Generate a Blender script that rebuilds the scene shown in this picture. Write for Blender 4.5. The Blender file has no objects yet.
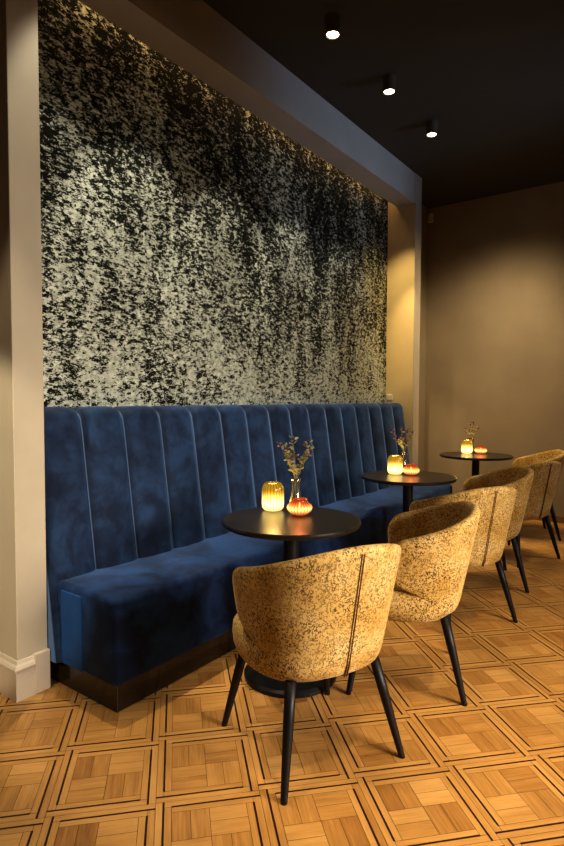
import bpy, bmesh, math, random
from mathutils import Vector, Matrix
random.seed(7)
sc = bpy.context.scene
COL = sc.collection
PI = math.pi
def R(d): return math.radians(d)

# ------------------------------------------------------------------ helpers
def link(name, bm, mat, parent=None, smooth=False, bevel=0.0, subsurf=0, solid=0.0):
    me = bpy.data.meshes.new(name)
    bmesh.ops.recalc_face_normals(bm, faces=bm.faces)
    bm.to_mesh(me); bm.free()
    if smooth:
        for p in me.polygons: p.use_smooth = True
    for m in (mat if isinstance(mat, (list, tuple)) else [mat]): me.materials.append(m)
    o = bpy.data.objects.new(name, me); COL.objects.link(o)
    if solid:
        m = o.modifiers.new('Solid', 'SOLIDIFY'); m.thickness = solid; m.offset = -1
    if bevel:
        m = o.modifiers.new('Bevel', 'BEVEL'); m.width = bevel; m.segments = 3; m.limit_method = 'ANGLE'
    if subsurf:
        m = o.modifiers.new('Sub', 'SUBSURF'); m.levels = subsurf; m.render_levels = subsurf
    if parent: o.parent = parent
    return o
def tag(o, label, cat, group=None):
    o['label'] = label; o['category'] = cat
    if group: o['group'] = group
    return o
def thing(name, label, cat, loc=(0, 0, 0), rz=0.0, group=None):
    o = bpy.data.objects.new(name, None); COL.objects.link(o)
    o.empty_display_size = .1
    o.location = loc; o.rotation_euler = (0, 0, rz)
    return tag(o, label, cat, group)
def struct(name, bm, mat, **k):
    o = link(name, bm, mat, **k)
    if not k.get('parent'): o['kind'] = 'structure'
    return o
def box(bm, x0, x1, y0, y1, z0, z1):
    v = [bm.verts.new(p) for p in [(x0,y0,z0),(x1,y0,z0),(x1,y1,z0),(x0,y1,z0),(x0,y0,z1),(x1,y0,z1),(x1,y1,z1),(x0,y1,z1)]]
    for f in [(0,3,2,1),(4,5,6,7),(0,1,5,4),(1,2,6,5),(2,3,7,6),(3,0,4,7)]: bm.faces.new([v[i] for i in f])
def boxbm(*a):
    bm = bmesh.new(); box(bm, *a); return bm
def lathe(bm, prof, n=32, c=(0, 0), rib=0.0, nrib=0, z0=0.0):
    rings = []
    for r, z in prof:
        if r < 1e-5: rings.append([bm.verts.new((c[0], c[1], z + z0))]); continue
        ring = []
        for k in range(n):
            a = 2*PI*k/n; rr = r*(1 + rib*math.cos(nrib*a)) if rib else r
            ring.append(bm.verts.new((c[0] + rr*math.cos(a), c[1] + rr*math.sin(a), z + z0)))
        rings.append(ring)
    for A, B in zip(rings, rings[1:]):
        if len(A) == 1 and len(B) == 1: continue
        for k in range(n):
            k2 = (k+1) % n
            if len(A) == 1: bm.faces.new((A[0], B[k2], B[k]))
            elif len(B) == 1: bm.faces.new((A[k], A[k2], B[0]))
            else: bm.faces.new((A[k], A[k2], B[k2], B[k]))
    return bm
def tube(bm, pts, radii, n=8):
    """tube through pts with per-point radii, capped"""
    pts = [Vector(p) for p in pts]
    if not isinstance(radii, (list, tuple)): radii = [radii]*len(pts)
    rings = []; ref = None
    for i, p in enumerate(pts):
        t = (pts[min(i+1, len(pts)-1)] - pts[max(i-1, 0)]).normalized()
        if ref is None:
            ref = Vector((1, 0, 0)) if abs(t.x) < .9 else Vector((0, 1, 0))
        u = (ref - t*ref.dot(t)).normalized(); ref = u; w = t.cross(u)
        rings.append([bm.verts.new(p + (u*math.cos(2*PI*k/n) + w*math.sin(2*PI*k/n))*radii[i]) for k in range(n)])
    for A, B in zip(rings, rings[1:]):
        for k in range(n): bm.faces.new((A[k], A[(k+1) % n], B[(k+1) % n], B[k]))
    bm.faces.new(rings[0][::-1]); bm.faces.new(rings[-1])
def dup(root, loc, rz, label):
    r = root.copy(); COL.objects.link(r); r.location = loc; r.rotation_euler = (0, 0, rz); r['label'] = label
    for ch in list(root.children):
        c = ch.copy(); COL.objects.link(c); c.parent = r
        for g in list(ch.children):
            d = g.copy(); COL.objects.link(d); d.parent = c
    return r
def ss(a, b, x):
    t = min(1, max(0, (x-a)/(b-a))); return t*t*(3-2*t)

# ------------------------------------------------------------------ materials
class NT:
    def __init__(s, name):
        s.m = bpy.data.materials.new(name); s.m.use_nodes = True
        s.t = s.m.node_tree; s.b = s.t.nodes['Principled BSDF']; s.out = s.t.nodes['Material Output']
    def n(s, typ, **k):
        x = s.t.nodes.new(typ)
        for a, v in k.items():
            if a.startswith('i_'): x.inputs[a[2:].replace('_', ' ')].default_value = v
            else: setattr(x, a, v)
        return x
    def l(s, a, b): s.t.links.new(a, b)
    def set(s, **k):
        for a, v in k.items(): s.b.inputs[a.replace('_', ' ')].default_value = v
    def ramp(s, fac, stops, interp='LINEAR'):
        r = s.n('ShaderNodeValToRGB'); r.color_ramp.interpolation = interp
        e = r.color_ramp.elements
        while len(e) < len(stops): e.new(.5)
        for el, (p, c) in zip(e, stops):
            el.position = p; el.color = (*c, 1) if len(c) == 3 else c
        s.l(fac, r.inputs['Fac']); return r.outputs['Color']
    def noise(s, vec, scale, detail=3, rough=.55, mapscale=None, dist=0.0):
        if mapscale:
            mp = s.n('ShaderNodeMapping'); mp.inputs['Scale'].default_value = mapscale; s.l(vec, mp.inputs['Vector']); vec = mp.outputs['Vector']
        x = s.n('ShaderNodeTexNoise'); x.inputs['Scale'].default_value = scale; x.inputs['Detail'].default_value = detail
        x.inputs['Roughness'].default_value = rough; x.inputs['Distortion'].default_value = dist
        s.l(vec, x.inputs['Vector']); return x.outputs['Fac']
    def obj(s): return s.n('ShaderNodeTexCoord').outputs['Object']
    def math(s, op, a, b=None):
        x = s.n('ShaderNodeMath', operation=op)
        for i, v in enumerate((a, b)):
            if v is None: continue
            if isinstance(v, (int, float)): x.inputs[i].default_value = v
            else: s.l(v, x.inputs[i])
        return x.outputs[0]
    def mix(s, fac, a, b, blend='MIX'):
        x = s.n('ShaderNodeMix', data_type='RGBA', blend_type=blend)
        for i, v in ((0, fac), (6, a), (7, b)):
            if isinstance(v, (int, float)): x.inputs[i].default_value = v
            elif isinstance(v, tuple): x.inputs[i].default_value = (*v, 1)
            else: s.l(v, x.inputs[i])
        return x.outputs[2]
    def bump(s, h, strength=.3, dist=.002):
        b = s.n('ShaderNodeBump'); b.inputs['Strength'].default_value = strength; b.inputs['Distance'].default_value = dist
        s.l(h, b.inputs['Height']); s.l(b.outputs['Normal'], s.b.inputs['Normal'])

def plaster(name, c, rough=.75, var=.08):
    a = NT(name); v = a.obj()
    f = a.noise(v, 2.5, 4)
    col = a.ramp(f, [(.3, tuple(x*(1-var) for x in c)), (.7, tuple(x*(1+var) for x in c))])
    a.l(col, a.b.inputs['Base Color']); a.set(Roughness=rough)
    a.bump(a.noise(v, 220, 2), .08, .001)
    return a.m
M = {}
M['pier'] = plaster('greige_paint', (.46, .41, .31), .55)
M['reveal'] = plaster('reveal_paint_with_glow', (.68, .55, .32), .5)  # warm light on the reveal put into the colour, yellower and brighter
M['beam'] = plaster('beam_paint', (.42, .40, .37), .55)
M['wallbrown'] = plaster('taupe_wall_paint', (.31, .265, .205), .7)
M['ceiling'] = plaster('dark_ceiling_paint', (.036, .029, .021), .8)
M['trim'] = plaster('trim_paint', (.52, .46, .37), .35, .03)

def plain(name, c, rough=.5, metal=0.0, var=.15, scale=30, coat=0.0):
    a = NT(name); v = a.obj()
    col = a.ramp(a.noise(v, scale, 3), [(.3, tuple(x*(1-var) for x in c)), (.7, tuple(x*(1+var) for x in c))])
    a.l(col, a.b.inputs['Base Color']); a.set(Roughness=rough, Metallic=metal, Coat_Weight=coat, Specular_IOR_Level=.3)
    return a.m
M['black'] = plain('black_lacquered_metal', (.006, .006, .006), .4)
M['leg'] = plain('black_stained_wood', (.006, .005, .005), .45, var=.3, scale=60)
M['plinth'] = plain('dark_brown_gloss_plinth', (.016, .009, .005), .22, coat=.3)
M['fixture'] = plain('dark_bronze_fixture', (.12, .09, .06), .45, metal=.3)
M['white_plastic'] = plain('white_plastic', (.7, .66, .6), .4, var=.02)
M['baseboard_dark'] = plain('brown_baseboard', (.22, .12, .05), .5)

# tabletop: dark brown wood with satin sheen
a = NT('dark_brown_tabletop'); v = a.obj()
g = a.noise(v, 6, 5, .6, (1, 14, 1))
a.l(a.ramp(g, [(.3, (.009, .007, .005)), (.7, (.020, .014, .010))]), a.b.inputs['Base Color'])
a.set(Roughness=.30); M['top'] = a.m

# blue velvet
def velvet(name, c0, c1, cs, seam=True):
    a = NT(name); v = a.obj()
    n1 = a.noise(v, 3.4, 4, .55, dist=1.2); n2 = a.noise(v, 14, 4, .6, dist=.5)
    f = a.math('ADD', a.math('MULTIPLY', n1, .65), a.math('MULTIPLY', n2, .35))
    col = a.ramp(f, [(.41, c0), (.5, tuple((x+y)*.5 for x, y in zip(c0, c1))), (.58, c1)])
    if seam:
        sp_ = a.n('ShaderNodeSeparateXYZ'); a.l(v, sp_.inputs[0])
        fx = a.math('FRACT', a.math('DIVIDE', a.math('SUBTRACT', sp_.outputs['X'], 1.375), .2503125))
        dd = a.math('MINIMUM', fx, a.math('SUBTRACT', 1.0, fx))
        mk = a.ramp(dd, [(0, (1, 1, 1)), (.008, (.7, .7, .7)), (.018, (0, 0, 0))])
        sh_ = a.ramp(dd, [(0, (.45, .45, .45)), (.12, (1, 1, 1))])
        col = a.mix(mk, a.mix(1.0, col, sh_, 'MULTIPLY'), cs)  # crease shade and seam sheen painted into the colour
    a.l(col, a.b.inputs['Base Color'])
    a.set(Roughness=.75, Sheen_Weight=.55, Sheen_Roughness=.35, Sheen_Tint=(.25, .45, .9, 1), Specular_IOR_Level=.2)
    a.bump(a.noise(v, 300, 2), .12, .001)
    return a.m
M['velvet'] = velvet('blue_velvet_back', (.0032, .0105, .034), (.0125, .036, .094), (.07, .13, .26))
M['velvet_seat'] = velvet('blue_velvet_seat', (.002, .008, .034), (.009, .038, .130), (.1, .2, .4), False)
M['velvet_lit'] = velvet('blue_velvet_lit', (.006, .045, .165), (.010, .06, .21), (.1, .2, .4), False)  # lit copy of the velvet for the strip of light on the seat end

# mustard chenille with dark broken crackle
a = NT('mustard_chenille'); v = a.obj()
big = a.noise(v, 9, 4, .6)
base = a.ramp(big, [(.3, (.47, .29, .065)), (.5, (.59, .405, .135)), (.72, (.70, .53, .24))])
vo = a.n('ShaderNodeTexVoronoi', feature='DISTANCE_TO_EDGE'); vo.inputs['Scale'].default_value = 140
mp = a.n('ShaderNodeMapping'); mp.inputs['Scale'].default_value = (1, 1, .72)
ds = a.n('ShaderNodeTexNoise'); ds.inputs['Scale'].default_value = 60; a.l(v, ds.inputs['Vector'])
add = a.n('ShaderNodeMixRGB', blend_type='ADD'); add.inputs[0].default_value = .012
a.l(v, add.inputs[1]); a.l(ds.outputs['Color'], add.inputs[2]); a.l(add.outputs[0], mp.inputs['Vector'])
a.l(mp.outputs[0], vo.inputs['Vector'])
crack = a.ramp(vo.outputs['Distance'], [(.0, (1, 1, 1)), (.09, (1, 1, 1)), (.17, (0, 0, 0))])
gate = a.ramp(a.noise(v, 95, 2, .6), [(.44, (0, 0, 0)), (.51, (1, 1, 1))])
gate2 = a.ramp(a.noise(v, 7, 3, .6), [(.30, (.45, .45, .45)), (.6, (1, 1, 1))])
k = a.mix(1.0, a.mix(1.0, crack, gate, 'MULTIPLY'), gate2, 'MULTIPLY')
a.l(a.mix(k, base, (.085, .045, .014)), a.b.inputs['Base Color'])
a.set(Roughness=.8, Sheen_Weight=.25, Sheen_Roughness=.4, Sheen_Tint=(1, .8, .5, 1), Specular_IOR_Level=.25)
a.bump(k, -.25, .002)
M['fabric'] = a.m
M['seam'] = plain('brown_seam_thread', (.13, .065, .025), .8)

# wallpaper: broken pale metallic flakes on near black ground
a = NT('flaked_metallic_wallpaper'); v = a.obj()
fine = a.noise(v, 44, 7, .76, (.66, 1, 1.3), dist=.3)
fine2 = a.noise(v, 105, 3, .65, (.7, 1, 1.6))
mid = a.noise(v, 5.5, 4, .6, (1.2, 1, .45))
low = a.noise(v, 1.5, 3, .5, (1.3, 1, .35))
s1 = a.math('ADD', a.math('MULTIPLY', fine, .85), a.math('MULTIPLY', fine2, .30))
s2 = a.math('ADD', a.math('MULTIPLY', mid, .26), a.math('MULTIPLY', low, .14))
sep = a.n('ShaderNodeSeparateXYZ'); a.l(v, sep.inputs[0])
hz = a.n('ShaderNodeMapRange'); a.l(sep.outputs['Z'], hz.inputs['Value'])
for i, val in zip(('From Min', 'From Max', 'To Min', 'To Max'), (1.3, 3.2, .030, -.06)): hz.inputs[i].default_value = val
tot = a.math('ADD', a.math('ADD', s1, s2), hz.outputs[0])
msk = a.ramp(tot, [(.772, (0, 0, 0)), (.80, (1, 1, 1))])
tone = a.ramp(a.noise(v, 30, 3), [(.3, (.30, .33, .26)), (.7, (.70, .74, .63))])
a.l(a.mix(msk, (.007, .007, .005), tone), a.b.inputs['Base Color'])
rr = a.n('ShaderNodeMapRange'); a.l(msk, rr.inputs['Value']); rr.inputs['To Min'].default_value = .5; rr.inputs['To Max'].default_value = .42
a.l(rr.outputs[0], a.b.inputs['Roughness'])
mm = a.n('ShaderNodeMapRange'); a.l(msk, mm.inputs['Value']); mm.inputs['To Min'].default_value = 0; mm.inputs['To Max'].default_value = .35
a.l(mm.outputs[0], a.b.inputs['Metallic'])
a.l(a.ramp(msk, [(0, (.05, .05, .05)), (1, (.5, .5, .5))]), a.b.inputs['Specular IOR Level'])
a.bump(msk, .2, .002)
M['wallpaper'] = a.m

# parquet
a = NT('oak_parquet')
uv = a.n('ShaderNodeUVMap', uv_map='grain').outputs['UV']
at = a.n('ShaderNodeAttribute', attribute_name='tone')
grain = a.noise(uv, 1, 6, .62, (9, 150, 1), dist=.3)
g2 = a.noise(uv, 1, 3, .5, (3, 40, 1), dist=.6)
gs = a.math('ADD', a.math('MULTIPLY', grain, .55), a.math('MULTIPLY', g2, .45))
sh = a.math('ADD', a.math('MULTIPLY', a.math('SUBTRACT', gs, .5), 1.1), at.outputs['Fac'])
col = a.ramp(sh, [(.0, (.18, .075, .018)), (.35, (.36, .18, .045)), (.62, (.50, .28, .080)), (1.0, (.63, .39, .14))])
wear = a.ramp(a.noise(a.obj(), 1.6, 4, .6), [(.35, (.82, .82, .82)), (.65, (1.08, 1.06, 1.02))])
a.l(a.mix(1.0, col, wear, 'MULTIPLY'), a.b.inputs['Base Color'])
rg = a.n('ShaderNodeMapRange'); a.l(a.noise(a.obj(), 5, 4), rg.inputs['Value']); rg.inputs['To Min'].default_value = .30; rg.inputs['To Max'].default_value = .50
a.l(rg.outputs[0], a.b.inputs['Roughness']); a.set(Specular_IOR_Level=.5)
a.bump(grain, .12, .001)
M['oak'] = a.m
M['inlay'] = plain('dark_wenge_inlay', (.030, .010, .005), .4)
M['sub'] = plain('parquet_joint', (.17, .075, .025), .6)

def glow_glass(name, c_hot, c_cool, s_hot, s_cool, z_hot, transp, tintc):
    a = NT(name); v = a.obj()
    sep = a.n('ShaderNodeSeparateXYZ'); a.l(v, sep.inputs[0])
    d = a.math('ABSOLUTE', a.math('SUBTRACT', sep.outputs['Z'], z_hot[0]))
    f = a.n('ShaderNodeMapRange'); a.l(d, f.inputs['Value']); f.inputs['From Max'].default_value = z_hot[1]
    f.interpolation_type = 'SMOOTHSTEP'
    col = a.mix(f.outputs[0], c_hot, c_cool)
    st = a.n('ShaderNodeMapRange'); a.l(f.outputs[0], st.inputs['Value']); st.inputs['To Min'].default_value = s_hot; st.inputs['To Max'].default_value = s_cool
    # fluting dims the light between ribs
    at = a.n('ShaderNodeTexCoord'); g = a.n('ShaderNodeTexGradient', gradient_type='RADIAL'); a.l(at.outputs['Object'], g.inputs['Vector'])
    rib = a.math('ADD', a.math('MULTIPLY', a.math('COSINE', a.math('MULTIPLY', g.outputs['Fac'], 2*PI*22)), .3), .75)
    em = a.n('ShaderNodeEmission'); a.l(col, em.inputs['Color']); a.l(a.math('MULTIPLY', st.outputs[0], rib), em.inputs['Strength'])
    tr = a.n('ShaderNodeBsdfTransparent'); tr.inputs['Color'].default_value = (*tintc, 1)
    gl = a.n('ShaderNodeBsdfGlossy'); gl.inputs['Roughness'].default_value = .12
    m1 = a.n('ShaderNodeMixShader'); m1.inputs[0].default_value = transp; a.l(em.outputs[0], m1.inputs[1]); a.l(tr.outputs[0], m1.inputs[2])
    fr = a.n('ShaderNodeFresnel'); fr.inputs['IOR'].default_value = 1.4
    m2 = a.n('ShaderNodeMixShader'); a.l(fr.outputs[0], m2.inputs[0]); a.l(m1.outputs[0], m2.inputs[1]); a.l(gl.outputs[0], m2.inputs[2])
    a.l(m2.outputs[0], a.out.inputs['Surface'])
    return a.m
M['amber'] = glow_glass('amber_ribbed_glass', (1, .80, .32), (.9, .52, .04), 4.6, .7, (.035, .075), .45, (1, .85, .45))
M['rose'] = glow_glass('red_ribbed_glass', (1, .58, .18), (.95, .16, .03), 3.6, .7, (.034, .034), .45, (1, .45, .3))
def emit(name, c, s):
    a = NT(name); a.set(Base_Color=(*c, 1), Emission_Color=(*c, 1), Emission_Strength=s); return a.m
M['flame'] = emit('candle_flame', (1, .72, .28), 30)
M['lamp_on'] = emit('lit_spot_lens', (1, .86, .62), 22)
M['lens_ring'] = emit('lit_reflector', (.5, .38, .22), .35)
M['led'] = emit('warm_led', (1, .62, .25), 3)
a = NT('candle_wax'); a.set(Base_Color=(.9, .75, .5, 1), Roughness=.5, Emission_Color=(1, .6, .25, 1), Emission_Strength=1.2); M['wax'] = a.m
a = NT('clear_glass')
tr = a.n('ShaderNodeBsdfTransparent'); tr.inputs['Color'].default_value = (.93, .94, .93, 1)
gl = a.n('ShaderNodeBsdfGlossy'); gl.inputs['Roughness'].default_value = .05
fr = a.n('ShaderNodeLayerWeight'); fr.inputs['Blend'].default_value = .35
m1 = a.n('ShaderNodeMixShader'); a.l(fr.outputs['Facing'], m1.inputs[0]); a.l(tr.outputs[0], m1.inputs[1]); a.l(gl.outputs[0], m1.inputs[2])
a.l(m1.outputs[0], a.out.inputs['Surface']); M['glass'] = a.m
M['stem'] = plain('green_stem', (.12, .15, .05), .6)
M['leafm'] = plain('olive_leaf', (.20, .23, .09), .6, var=.4)
M['bloom'] = plain('dusky_purple_bloom', (.085, .028, .075), .7, var=.5, scale=80)
M['bloom2'] = plain('pale_mauve_bloom', (.33, .20, .26), .7, var=.3, scale=80)

# ------------------------------------------------------------------ the room
X_L, X_R, Y_F, Y_B, ZC = -2.6, 6.45, -2.6, 2.60, 3.54
YP = 2.302          # plane of pier and beam front
XN0, XN1 = 1.371, 5.38   # niche
# parquet floor
P = 0.33473; ANG = -0.751012; OXY = (1.15201, 1.82590)
eu = (math.cos(ANG), math.sin(ANG)); ev = (eu[1], -eu[0])
def W(u, v, i, j): 
    U = (u + i)*P; V = (v + j)*P
    return (OXY[0] + U*eu[0] + V*ev[0], OXY[1] + U*eu[1] + V*ev[1])
bm = bmesh.new(); uvl = bm.loops.layers.uv.new('grain'); tl = bm.faces.layers.float.new('tone')
h = .0745; gap = .0022
def strip(i, j, u0, u1, v0, v1, along_u, tone=None):
    pts = [(u0+gap, v0+gap), (u1-gap, v0+gap), (u1-gap, v1-gap), (u0+gap, v1-gap)]
    vs = [bm.verts.new((*W(u, v, i, j), 0)) for u, v in pts]
    f = bm.faces.new(vs); f.material_index = 0
    f[tl] = random.gauss(.55, .085) if tone is None else tone
    ox, oy = random.random()*40, random.random()*40
    for lp, (u, v) in zip(f.loops, pts):
        lp[uvl].uv = (u*P + ox, v*P + oy) if along_u else (v*P + ox, u*P + oy)
def inlay(i, j, u0, u1, v0, v1):
    f = bm.faces.new([bm.verts.new((*W(u, v, i, j), .0006)) for u, v in ((u0, v0), (u1, v0), (u1, v1), (u0, v1))]); f.material_index = 1
t_ = .0098
for i in range(-26, 34):
    for j in range(-26, 34):
        cx, cy = W(.5, .5, i, j)
        if not (X_L-.4 < cx < X_R+.4 and Y_F-.4 < cy < Y_B+1.3): continue
        strip(i, j, 0, 1-h, -h, 0, True, random.gauss(.62, .06)); strip(i, j, h, 1, 0, h, True, random.gauss(.62, .06))
        strip(i, j, -h, 0, h, 1, False, random.gauss(.58, .06)); strip(i, j, 0, h, 0, 1-h, False, random.gauss(.58, .06))
        strip(i, j, h, 2*h, h, 1-2*h, False, random.gauss(.6, .06)); strip(i, j, 1-2*h, 1-h, 2*h, 1-h, False, random.gauss(.6, .06))
        strip(i, j, h, 1-2*h, 1-2*h, 1-h, True, random.gauss(.64, .06)); strip(i, j, 2*h, 1-h, h, 2*h, True, random.gauss(.64, .06))
        q = (.5-2*h)/2
        for a_, b_, al in ((0, 0, False), (1, 0, True), (0, 1, True), (1, 1, False)):
            u0 = 2*h + a_*2*q; v0 = 2*h + b_*2*q; tb = random.gauss(.47 if not al else .57, .085)
            for s in (0, 1):
                tt = tb + random.gauss(0, .055)
                if al: strip(i, j, u0, u0+2*q, v0+s*q, v0+(s+1)*q, True, tt)
                else: strip(i, j, u0+s*q, u0+(s+1)*q, v0, v0+2*q, False, tt)
        inlay(i, j, 0, 1-2*h, -h-t_, -h+t_); inlay(i, j, 2*h, 1, h-t_, h+t_)
        inlay(i, j, -h-t_, -h+t_, 2*h, 1); inlay(i, j, h-t_, h+t_, 0, 1-2*h)
for co, no in (((X_L, 0, 0), (-1, 0, 0)), ((X_R, 0, 0), (1, 0, 0)), ((0, Y_F, 0), (0, -1, 0)), ((0, 3.3, 0), (0, 1, 0))):
    bmesh.ops.bisect_plane(bm, geom=bm.verts[:] + bm.edges[:] + bm.faces[:], plane_co=co, plane_no=no, clear_outer=True)
vs = [bm.verts.new(p) for p in ((X_L, Y_F, -.003), (X_R, Y_F, -.003), (X_R, 3.3, -.003), (X_L, 3.3, -.003))]
f = bm.faces.new(vs); f.material_index = 2
me = bpy.data.meshes.new('floor'); bm.to_mesh(me); bm.free()
for m in ('oak', 'inlay', 'sub'): me.materials.append(M[m])
fl = bpy.data.objects.new('floor', me); COL.objects.link(fl); fl['kind'] = 'structure'

struct('ceiling', boxbm(X_L, X_R, Y_F, 3.3, ZC, ZC+.1), M['ceiling'])
struct('wall_front', boxbm(X_L, X_R, Y_F-.1, Y_F, 0, ZC), M['wallbrown'])
struct('wall_left', boxbm(X_L-.1, X_L, Y_F, 3.3, 0, ZC), M['wallbrown'])
struct('wall_right', boxbm(X_R, X_R+.1, Y_F, 3.3, 0, ZC), M['wallbrown'])
struct('wall_niche', boxbm(XN0, XN1, 2.60, 2.70, 0, ZC), M['wallpaper'])
# pier (left), column (right), beam with soffit
struct('wall_pier', boxbm(1.231, XN0, YP, 3.30, 0, ZC), M['pier'], bevel=.004)
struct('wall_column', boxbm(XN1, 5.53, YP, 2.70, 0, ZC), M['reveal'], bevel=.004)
struct('trim_beam', boxbm(XN0, XN1, YP, 2.50, 3.25, ZC), M['beam'])
struct('wall_back', boxbm(X_L, 1.231, 3.3, 3.4, 0, ZC), M['wallbrown'])
struct('wall_side', boxbm(5.53, X_R, 2.60, 2.70, 0, ZC), M['wallbrown'])
# painted face of beam + column reads as one cool grey frame: thin capping board on the front of the column
struct('trim_frame', boxbm(5.3805, 5.532, YP-.004, YP, 0, ZC), M['beam'])
# baseboard round the pier with moulded top
def baseboard(name, segs, mat, hgt=.165, d=.014):
    bm = bmesh.new()
    for (x0, x1, y0, y1) in segs:
        box(bm, x0, x1, y0, y1, 0, hgt-.03)
        bx, by = (x1-x0 > y1-y0), 0
    return bm
bm = bmesh.new()
prof = [(0, 0), (.016, 0), (.016, .125), (.022, .130), (.024, .140), (.018, .150), (.010, .156), (.006, .170), (0, .172)]
path = [((1.231, 3.29), (-1, 0)), ((1.231, YP), (-1, -1)), ((1.300, YP), (0, -1))]
rings = [[bm.verts.new((p[0] + n[0]*d, p[1] + n[1]*d, z)) for d, z in prof] for p, n in path]
for A, B in zip(rings, rings[1:]):
    for k in range(len(prof)-1): bm.faces.new((A[k], A[k+1], B[k+1], B[k]))
bm.faces.new(rings[0]); bm.faces.new(rings[-1][::-1])
struct('baseboard_pier', bm, M['trim'])
struct('baseboard_niche', boxbm(1.300, 1.3715, YP-.020, YP, 0, .178), M['trim'], bevel=.004)
struct('baseboard_right', boxbm(X_R-.018, X_R, Y_F, 2.6, 0, .07), M['baseboard_dark'])

# ------------------------------------------------------------------ banquette bench
bench = thing('banquette_bench', 'long blue velvet banquette with channel-tufted back in the wall niche', 'bench', (0, 0, 0))
# backrest: 16 puffed channels, scalloped and rolled over at the top
NCH = 16; CW = (XN1-.004 - (XN0+.004))/NCH; SUBN = 16
bm = bmesh.new(); sl = bm.verts.layers.float.new('seam')
col_z = [.12, .40, .46, .6, .8, 1.0, 1.12]
cols = []; seamv = []
for c in range(NCH):
    for k in range(SUBN + (1 if c == NCH-1 else 0)):
        t = k/SUBN; x = XN0+.004 + (c+t)*CW
        d = abs(2*t-1); puff = (1 - d**4)
        sm = max(0, 1 - (1-d)/.085)
        yb = lambda z: 2.272 + .118*(z-.46)/.8
        prf = []
        dep = .030*puff
        for z in col_z: prf.append((yb(z) + .030 - dep, z))
        zt = 1.225 + .030*puff
        rr = .055
        y0 = yb(1.2) + .030 - dep
        prf.append((y0, zt-rr))
        for q in range(1, 6):
            an = q/5*PI/2
            prf.append((y0 + rr*(1-math.cos(an)), zt - rr + rr*math.sin(an)))
        prf.append((2.54, zt-.004)); prf.append((2.585, zt-.03)); prf.append((2.585, .12))
        cols.append([bm.verts.new((x, y, z)) for y, z in prf]); seamv.append(sm)
for c, s in zip(cols, seamv):
    for v in c: v[sl] = s*.8
for A, B in zip(cols, cols[1:]):
    for k in range(len(A)-1): bm.faces.new((A[k], B[k], B[k+1], A[k+1]))
bm.faces.new(cols[0]); bm.faces.new(cols[-1][::-1])
link('backrest', bm, M['velvet'], bench, smooth=True)
# seat: upholstered block, soft edges, slightly domed
SX0, SX1, SY0, SY1 = 1.408, XN1-.002, 1.87, 2.40
bm = boxbm(SX0, SX1, SY0, SY1, .107, .462)
bmesh.ops.subdivide_edges(bm, edges=[e for e in bm.edges if abs(e.verts[0].co.x-e.verts[1].co.x) > 1], cuts=40, use_grid_fill=True)
bmesh.ops.subdivide_edges(bm, edges=[e for e in bm.edges if abs(e.verts[0].co.y-e.verts[1].co.y) > .4], cuts=6, use_grid_fill=True)
for v in bm.verts:
    if v.co.z > .4:
        ty = (v.co.y-SY0)/(SY1-SY0)
        v.co.z += .012*math.sin(PI*min(1, ty)) + .004*math.sin(v.co.x*5.3)*(0 < ty < 1)
link('seat', bm, M['velvet_seat'], bench, smooth=True, bevel=.022)
link('plinth', boxbm(SX0+.012, XN1-.002, SY0+.008, SY1-.02, 0, .115), M['plinth'], bench, bevel=.003)
p = link('lit_strip', boxbm(SX0-.006, SX0+.01, 2.095, 2.245, .115, .444), M['velvet_lit'], bench, bevel=.004)  # light falling on the seat end, put in as a lighter strip
p['label'] = 'strip of light on the end of the seat, built in lighter velvet'

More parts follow.
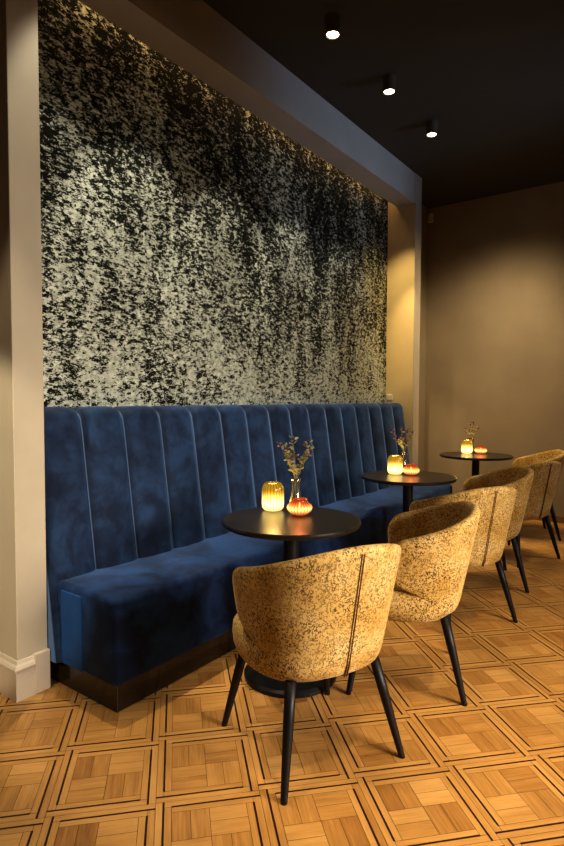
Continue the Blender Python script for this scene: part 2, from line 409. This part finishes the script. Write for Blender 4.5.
# ------------------------------------------------------------------ chairs
Z0 = .345
def ab(z):
    t = max(0, (z-Z0)/.44)
    return .248 + .066*t**.9, .238 + .088*t
def rimz(th):
    return .816 - .150*min(1, abs(th)/R(112))**1.5
def make_chair(label, loc, rz):
    root = thing('dining_chair', label, 'chair', loc, rz, 'mustard tub chairs along the bench tables')
    bm = bmesh.new(); NU, NV = 40, 14; g = []
    for j in range(NV+1):
        v = j/NV; row = []
        for i in range(NU+1):
            u = 2*i/NU - 1
            zc = Z0 + v*(.70-Z0)
            thm = R(66 + 40*ss(.38, .54, zc))
            if v > .80: thm -= R(9)*((v-.80)/.20)**2.4
            th = u*thm
            z = Z0 + v*(rimz(th)-Z0)
            if z > .34 and v < 1: pass
            a_, b_ = ab(z)
            if v < .12: 
                k = 1 - .05*((.12-v)/.12)**2; a_ *= k; b_ *= k
            x = a_*math.copysign(abs(math.sin(th))**.80, th); y = -b_*math.cos(th)
            if math.cos(th) < 0: y = -(b_*1.05)*math.cos(th)
            else: y = -b_*abs(math.cos(th))**.84
            row.append(bm.verts.new((x, y, z)))
        g.append(row)
    for j in range(NV):
        for i in range(NU): bm.faces.new((g[j][i], g[j][i+1], g[j+1][i+1], g[j+1][i]))
    link('backrest', bm, M['fabric'], root, smooth=True, solid=.042, subsurf=1)
    # seat cushion
    bm = bmesh.new(); rings = []; N = 44
    for (z, s) in ((.336, .60), (.337, .88), (.350, .945), (.38, .985), (.42, 1.0), (.450, .99), (.470, .94), (.479, .80), (.482, .45)):
        ring = []
        a0, b0 = ab(z); a0 = .268; b0 -= .02
        for k in range(N):
            t = 2*PI*k/N; cx, sy = math.cos(t), math.sin(t)
            ex = 2/2.9
            x = a0*math.copysign(abs(cx)**ex, cx)
            y = (.275 if sy > 0 else b0)*math.copysign(abs(sy)**(ex if sy > 0 else .95), sy)
            if sy > 0: x *= 1.0
            ring.append(bm.verts.new((x*s, y*s + (0.0), z)))
        rings.append(ring)
    for A, B in zip(rings, rings[1:]):
        for k in range(N): bm.faces.new((A[k], A[(k+1) % N], B[(k+1) % N], B[k]))
    bm.faces.new(rings[0][::-1]); bm.faces.new(rings[-1])
    link('seat', bm, M['fabric'], root, smooth=True)
    # twin stitched seam down the middle of the back
    bm = bmesh.new()
    for sx in (-.0048, .0048):
        pts = []
        for q in range(13):
            z = .352 + (.797-.352)*q/12; b_ = ab(z)[1]
            if z < .39: b_ *= 1 - .05*((.39-z)/.045)**2*.8
            pts.append((sx, -b_*1.0 - .0005, z))
        tube(bm, pts, .0024, 6)
    link('back_seam', bm, M['seam'], root, smooth=True)
    for sx, sy in ((-1, -1), (1, -1), (-1, 1), (1, 1)):
        bm = bmesh.new()
        tx, ty = sx*.175, sy*(.165 if sy < 0 else .185)
        bx_, by_ = sx*.245, sy*.245
        ang = math.atan2(sy, sx)
        rr = []
        for (t, r) in ((0, .0175), (.35, .0170), (.97, .0110), (1, .010)):
            cx = tx + (bx_-tx)*t; cy = ty + (by_-ty)*t; z = .352*(1-t)
            rr.append([bm.verts.new((cx + r*1.12*math.cos(2*PI*k/12 + ang), cy + r*1.12*math.sin(2*PI*k/12 + ang), z)) for k in range(12)])
        for A, B in zip(rr, rr[1:]):
            for k in range(12): bm.faces.new((A[k], A[(k+1) % 12], B[(k+1) % 12], B[k]))
        bm.faces.new(rr[0]); bm.faces.new(rr[-1][::-1])
        link('leg', bm, M['leg'], root, smooth=True)
    return root
chair = make_chair('nearest mustard tub chair, its seamed back to the camera', (1.739, 1.142, 0), R(-25))
for (x, y, rz, lab) in (
    (2.450, 1.075, 26, 'mustard tub chair at the nearest table, side on, second nearest of the row'),
    (3.315, 1.135, -31, 'mustard tub chair third in the row, seamed back showing, at the middle table'),
    (4.060, 1.200, 31, 'mustard tub chair fourth in the row, at the middle table, side on with hollow showing'),
    (4.859, 1.172, -25, 'mustard tub chair fifth in the row, seamed back showing, at the farthest table'),
    (5.735, 1.280, 26, 'farthest mustard tub chair, mostly hidden behind the fifth chair')):
    dup(chair, (x, y, 0), R(rz), lab)

# ------------------------------------------------------------------ tables
def make_table(label, loc, r):
    t = thing('bistro_table', label, 'table', loc, 0, 'round dark pedestal tables')
    bm = bmesh.new(); lathe(bm, [(0, .716), (r-.012, .716), (r-.003, .720), (r, .728), (r, .733), (r-.003, .739), (r-.008, .740), (0, .740)], 72)
    link('tabletop', bm, M['top'], t, smooth=False)
    bm = bmesh.new(); lathe(bm, [(0, .03), (.036, .03), (.036, .700), (.11, .702), (.11, .7165), (0, .7165)], 32)
    link('pole', bm, M['black'], t)
    bm = bmesh.new(); lathe(bm, [(0, 0), (.212, 0), (.217, .006), (.217, .020), (.205, .030), (.06, .042), (.045, .055), (0, .055)], 56)
    link('base', bm, M['black'], t)
    return t
TB = [((2.110, 1.492), .322, 'nearest round dark pedestal table with two candle glasses and a tall leafy sprig'),
      ((3.800, 1.652), .337, 'middle round dark pedestal table in front of the blue bench'),
      ((5.650, 1.740), .350, 'farthest round dark pedestal table near the taupe wall')]
for (p, r, lab) in TB: make_table(lab, (p[0], p[1], 0), r)

# ------------------------------------------------------------------ table-top things
ZT = .7402
def make_lantern(label, x, y, s=1.0, warm='amber'):
    t = thing('candle_lantern', label, 'candle holder', (x, y, ZT), 0, 'amber ribbed glass candle lanterns')
    bm = bmesh.new()
    lathe(bm, [(0, .002), (.036, .0), (.044, .004), (.053, .016), (.0545, .035), (.0545, .105), (.050, .123), (.041, .136), (.034, .140), (.032, .139), (.038, .134), (.047, .121), (.0515, .104), (.0515, .03), (.045, .012), (0, .010)], 88, rib=.022, nrib=22)
    link('glass_shade', bm, M['amber'], t, smooth=True)
    bm = bmesh.new(); lathe(bm, [(0, .012), (.026, .012), (.026, .040), (0, .040)], 20); c = link('candle', bm, M['wax'], t)
    bm = bmesh.new(); lathe(bm, [(0, .042), (.004, .046), (.0055, .054), (.003, .066), (0, .074)], 12); link('flame', bm, M['flame'], c, smooth=True)
    return t
def make_votive(label, x, y):
    t = thing('votive_holder', label, 'candle holder', (x, y, ZT), 0, 'red ribbed glass votive holders')
    bm = bmesh.new()
    lathe(bm, [(0, .002), (.030, 0), (.040, .006), (.057, .024), (.061, .036), (.055, .050), (.042, .062), (.036, .070), (.037, .078), (.035, .079), (.033, .070), (.039, .060), (.052, .048), (.057, .036), (.053, .025), (.037, .010), (0, .008)], 80, rib=.03, nrib=20)
    link('glass_cup', bm, M['rose'], t, smooth=True)
    bm = bmesh.new(); lathe(bm, [(0, .010), (.024, .010), (.024, .034), (0, .034)], 20); c = link('candle', bm, M['wax'], t)
    bm = bmesh.new(); lathe(bm, [(0, .036), (.004, .040), (.005, .046), (.003, .056), (0, .063)], 12); link('flame', bm, M['flame'], c, smooth=True)
    return t
def make_vase(label, x, y):
    bm = bmesh.new()
    lathe(bm, [(0, .002), (.024, 0), (.032, .006), (.036, .025), (.034, .05), (.026, .075), (.0235, .10), (.0235, .14), (.026, .157), (.0245, .158), (.022, .14), (.022, .10), (.0245, .074), (.032, .05), (.034, .025), (.03, .010), (0, .010)], 40)
    o = link('bud_vase', bm, M['glass'], None, smooth=True); o.location = (x, y, ZT)
    tag(o, label, 'vase', 'clear glass bud vases')
def make_sprig(label, x, y, rnd, bloomy, hgt, spread, nst):
    t = thing('flower_sprig', label, 'flowers', (x, y, ZT), 0, 'dried flower sprigs in the vases')
    st, lf, b1, b2 = bmesh.new(), bmesh.new(), M['bloom'], M['bloom2']
    def ball(mat, p, r):
        # a small ruffled head: five petals round a centre
        bm = bmesh.new(); top = bm.verts.new((0, 0, -r*.8)); N = 10; r1 = []; r2_ = []
        for k in range(N):
            a = 2*PI*k/N; q = r*(1.25 if k % 2 == 0 else .75)
            r1.append(bm.verts.new((q*math.cos(a), q*math.sin(a), r*.45)))
            r2_.append(bm.verts.new((q*.5*math.cos(a), q*.5*math.sin(a), r*(.7 if k % 2 else .5))))
        c = bm.verts.new((0, 0, r*.75))
        for k in range(N):
            k2 = (k+1) % N
            bm.faces.new((top, r1[k2], r1[k])); bm.faces.new((r1[k], r1[k2], r2_[k2], r2_[k])); bm.faces.new((r2_[k], r2_[k2], c))
        bm.transform(Matrix.Translation(p) @ Matrix.Rotation(rnd.uniform(0, 6.3), 4, 'Z') @ Matrix.Rotation(rnd.uniform(-1, 1), 4, 'X'))
        link('blossom', bm, mat, t)
    def leaf(p, d, L):
        d = d.normalized(); s = d.cross(Vector((rnd.uniform(-1, 1), rnd.uniform(-1, 1), rnd.uniform(-.3, 1)))).normalized()*L*.28
        n = d.cross(s).normalized()*L*.12
        q = [p, p + d*L*.35 + s + n, p + d*L*.75 + s*.7 + n, p + d*L, p + d*L*.75 - s*.7 + n, p + d*L*.35 - s + n]
        vv = [lf.verts.new(k) for k in q]; mid = lf.verts.new(p + d*L*.5)
        for k in range(6): lf.faces.new((vv[k], vv[(k+1) % 6], mid))
    for k in range(nst):
        an = rnd.uniform(0, 2*PI); sp = spread*rnd.uniform(.55, 1); H = hgt*rnd.uniform(.74, 1.0) if k else hgt
        if k == 0: sp = spread*.15
        pts = []
        for q in range(13):
            f = q/12; e = max(0, .014 + (H-.014)*f - .148)/(H - .148)
            rr = .009*(1-f)*math.cos(k) + sp*e
            pts.append(Vector((rr*math.cos(an) + .004*rnd.uniform(-1, 1)*(e > .15), rr*math.sin(an), .014 + (H-.014)*f)))
        tube(st, pts, [.0016]*7 + [.0012]*6, 5)
        for q in range(4, 13):
            if pts[q].z < .178: continue
            for _ in range(3):
                d = Vector((rnd.uniform(-1, 1), rnd.uniform(-1, 1), rnd.uniform(-.1, 1)))
                if pts[q].z < .2: d.z = abs(d.z)
                if rnd.random() < (.95 if not bloomy else .40): leaf(pts[q], d, rnd.uniform(.016, .032))
                if pts[q].z > .20 and rnd.random() < (.26 if not bloomy else .5):
                    e = pts[q] + d.normalized()*rnd.uniform(.012, .028)
                    tube(st, [pts[q], e], .0009, 4)
                    ball(b1 if rnd.random() < (.45 if not bloomy else .7) else b2, e, rnd.uniform(.0035, .0065))
        ball(b1, pts[-1], .009); ball(b1, pts[-1] + Vector((.008, 0, -.006)), .007); ball(b2, pts[-1] + Vector((-.006, .006, -.01)), .006)
    link('stem', st, M['stem'], t); link('foliage', lf, M['leafm'], t)
rnd = random.Random(4)
for (lx, ly), (rx, ry), (vx, vy), w, hg, spr, ns, bl in (
    ((2.217, 1.680), (2.205, 1.510), (2.300, 1.600), 'nearest', .355, .105, 9, False),
    ((3.833, 1.770), (3.855, 1.654), (3.930, 1.745), 'middle', .330, .095, 7, True),
    ((5.740, 1.860), (5.790, 1.735), (5.850, 1.850), 'farthest', .310, .085, 4, True)):
    make_lantern('lit amber ribbed glass candle lantern on the %s table' % w, lx, ly)
    make_votive('squat red ribbed glass votive holder glowing on the %s table' % w, rx, ry)
    make_vase('slim clear glass bud vase on the %s table' % w, vx, vy)
    make_sprig(('tall green sprig with small dark blooms in the vase on the %s table' if not bl else 'purple dried flower sprig in the vase on the %s table') % w, vx, vy, rnd, bl, hg, spr, ns)
    for (x, y, z, c, e) in ((lx, ly, ZT+.075, (1, .62, .22), 1.4), (rx, ry, ZT+.06, (1, .28, .10), .6)):
        l = bpy.data.lights.new('candle_light', 'POINT'); l.energy = e; l.color = c; l.shadow_soft_size = .03
        o = bpy.data.objects.new('candle_light', l); o.location = (x, y, z+.09); COL.objects.link(o)

# ------------------------------------------------------------------ ceiling spotlights and added fill lights
def spot_lamp(loc, energy, half, blend, color=(1, .72, .42), target=None, size=.035):
    l = bpy.data.lights.new('spot_light', 'SPOT'); l.energy = energy; l.spot_size = 2*R(half); l.spot_blend = blend; l.color = color; l.shadow_soft_size = size
    o = bpy.data.objects.new('spot_light', l); COL.objects.link(o); o.location = loc
    t = Vector(target) if target else Vector((loc[0], loc[1], 0))
    o.rotation_euler = (t - Vector(loc)).to_track_quat('-Z', 'Y').to_euler()
def make_fixture(label, x, y, z=ZC):
    t = thing('ceiling_spotlight', label, 'spotlight', (x, y, z), 0, 'small cylindrical ceiling spotlights')
    bm = bmesh.new(); lathe(bm, [(0, 0), (.045, 0), (.045, -.100), (.040, -.104), (.036, -.100), (.036, -.085), (0, -.085)], 32)
    link('housing', bm, M['fixture'], t, smooth=False)
    bm = bmesh.new(); lathe(bm, [(0, -.098), (.034, -.098), (.034, -.092), (0, -.092)], 24); link('lens', bm, M['lamp_on'], t)
    return t
ZL = ZC - .11
for x, lab in ((2.92, 'nearest lit ceiling spotlight in frame, first of the row of three'), (3.68, 'middle lit ceiling spotlight of the row of three'), (4.47, 'farthest lit ceiling spotlight, above the end of the bench')):
    make_fixture(lab, x, 1.78)
YS = 1.78
WARM = (1, .77, .47)
for x, e in ((1.45, 40), (2.15, 95), (2.92, 95), (3.68, 90), (4.47, 70)):
    spot_lamp((x, YS, ZL), e, 25.5, .45, (1, .91, .76), target=(x + (.15 if x < 2 else 0), YS + .48, ZL - 1))
for x in (1.75, 2.5, 3.3, 4.1, 4.9):
    spot_lamp((x, 2.55, 3.31), 150, 15, .4, (1, .80, .52), target=(x, 1.78, 0), size=.015)
spot_lamp((5.45, 1.3, ZL), 300, 50, 1.0, (1, .74, .40), target=(6.35, 2.2, .2), size=.4)
spot_lamp((5.9, -2.3, 2.3), 110, 24, .9, (.86, .84, 1), target=(5.0, .4, 0), size=.3)  # added cool spot tinting the far floor and chairs, no ceiling fixture
spot_lamp((.61, YS, ZL), 90, 30, .25, (1, .80, .55))
spot_lamp((-1.6, 1.45, 2.4), 380, 12.5, .4, (1, .85, .62), target=(1.23, 2.62, .75))  # added unseen spot from the left to brighten the pier
# room lights behind and beside the camera
for (x, y, e) in ((.2, .0, 155), (1.4, .0, 165), (2.7, .0, 145), (4.0, .0, 120), (5.3, .0, 70)):
    spot_lamp((x, y, ZL), e, 27, .8, WARM, size=.06)
# warm led strip tucked at the back of the niche soffit
o = tag(link('led_strip', boxbm(XN0+.02, XN1-.02, 2.5, 2.512, 3.34, 3.35), M['led']), 'warm light strip along the top of the patterned niche wall', 'light strip')
l = bpy.data.lights.new('niche_strip_light', 'AREA'); l.shape = 'RECTANGLE'; l.size = XN1-XN0-.1; l.size_y = .03; l.energy = 1.4; l.color = (1, .62, .30)
o = bpy.data.objects.new('niche_strip_light', l); COL.objects.link(o); o.location = ((XN0+XN1)/2, 2.55, 3.36)
# added spots with no fixture, washing the right reveal warm
spot_lamp((4.80, 2.32, 3.23), 50, 32, .9, (1, .76, .36), target=(5.38, 2.37, 1.9), size=.02)
spot_lamp((4.45, 2.0, 3.40), 150, 13, .9, (1, .74, .36), target=(5.50, 2.33, 1.75), size=.02)
l = bpy.data.lights.new('added_fill_light', 'AREA'); l.shape = 'RECTANGLE'; l.size = 1.6; l.size_y = 1.0; l.energy = 48; l.color = (1, .86, .72); l.spread = R(75)  # added fill behind the camera to brighten the chair backs
o = bpy.data.objects.new('added_fill_light', l); COL.objects.link(o); o.location = (2.0, -2.45, 1.6)
o.rotation_euler = (Vector((1.9, 1.0, .30)) - Vector(o.location)).to_track_quat('-Z', 'Y').to_euler()
# cool daylight from a window side behind the camera
l = bpy.data.lights.new('daylight', 'SPOT'); l.spot_size = R(34); l.spot_blend = .8; l.energy = 260; l.color = (.50, .70, 1); l.shadow_soft_size = .4
o = bpy.data.objects.new('daylight', l); COL.objects.link(o); o.location = (5.0, -2.3, 1.9)
o.rotation_euler = (Vector((4.2, 2.3, 3.5)) - Vector(o.location)).to_track_quat('-Z', 'Y').to_euler()

# ------------------------------------------------------------------ small wall things
bm = bmesh.new(); box(bm, -.035, .0, -.028, .028, -.055, .055)
o = link('motion_sensor', bm, M['white_plastic'], bevel=.012); o.location = (X_R, 2.56, 3.42)
tag(o, 'small white motion sensor high in the corner beyond the column', 'sensor')
bm = boxbm(-.008, 0, -.03, .03, -.03, .03)  # pale plate stands in for a leak of light on the reveal
o = link('light_leak_plate', bm, M['white_plastic'], bevel=.003); o.location = (XN1, 2.555, 1.31)
tag(o, 'small pale patch of leaking light, built as a plate, on the niche side just above the blue backrest', 'light patch')

# ------------------------------------------------------------------ world, camera, view
w = bpy.data.worlds.new('World'); sc.world = w; w.use_nodes = True
w.node_tree.nodes['Background'].inputs['Color'].default_value = (.55, .42, .32, 1)
w.node_tree.nodes['Background'].inputs['Strength'].default_value = .03
F_, YAW, PIT, ROL, H = 561.09, 0.938114, 0.0446003, 0.00368339, 1.30
cy, sy, cp, sp = math.cos(YAW), math.sin(YAW), math.cos(PIT), math.sin(PIT)
fw = Vector((sy*cp, cy*cp, -sp)); rt = Vector((cy, -sy, 0)); up = rt.cross(fw)
r2 = rt*math.cos(ROL) + up*math.sin(ROL); u2 = -rt*math.sin(ROL) + up*math.cos(ROL)
cam = bpy.data.cameras.new('Camera'); co = bpy.data.objects.new('Camera', cam); COL.objects.link(co)
cam.sensor_fit = 'HORIZONTAL'; cam.sensor_width = 36; cam.lens = F_/564*36; cam.clip_start = .05
mt = Matrix((r2, u2, -fw)).transposed().to_4x4(); mt.translation = Vector((0, 0, H)); co.matrix_world = mt
sc.camera = co
sc.view_settings.view_transform = 'Standard'
sc.view_settings.look = 'None'
sc.view_settings.exposure = 0.25
sc.view_settings.gamma = 0.86
sc.cycles.use_denoising = True
sc.cycles.sample_clamp_indirect = 4
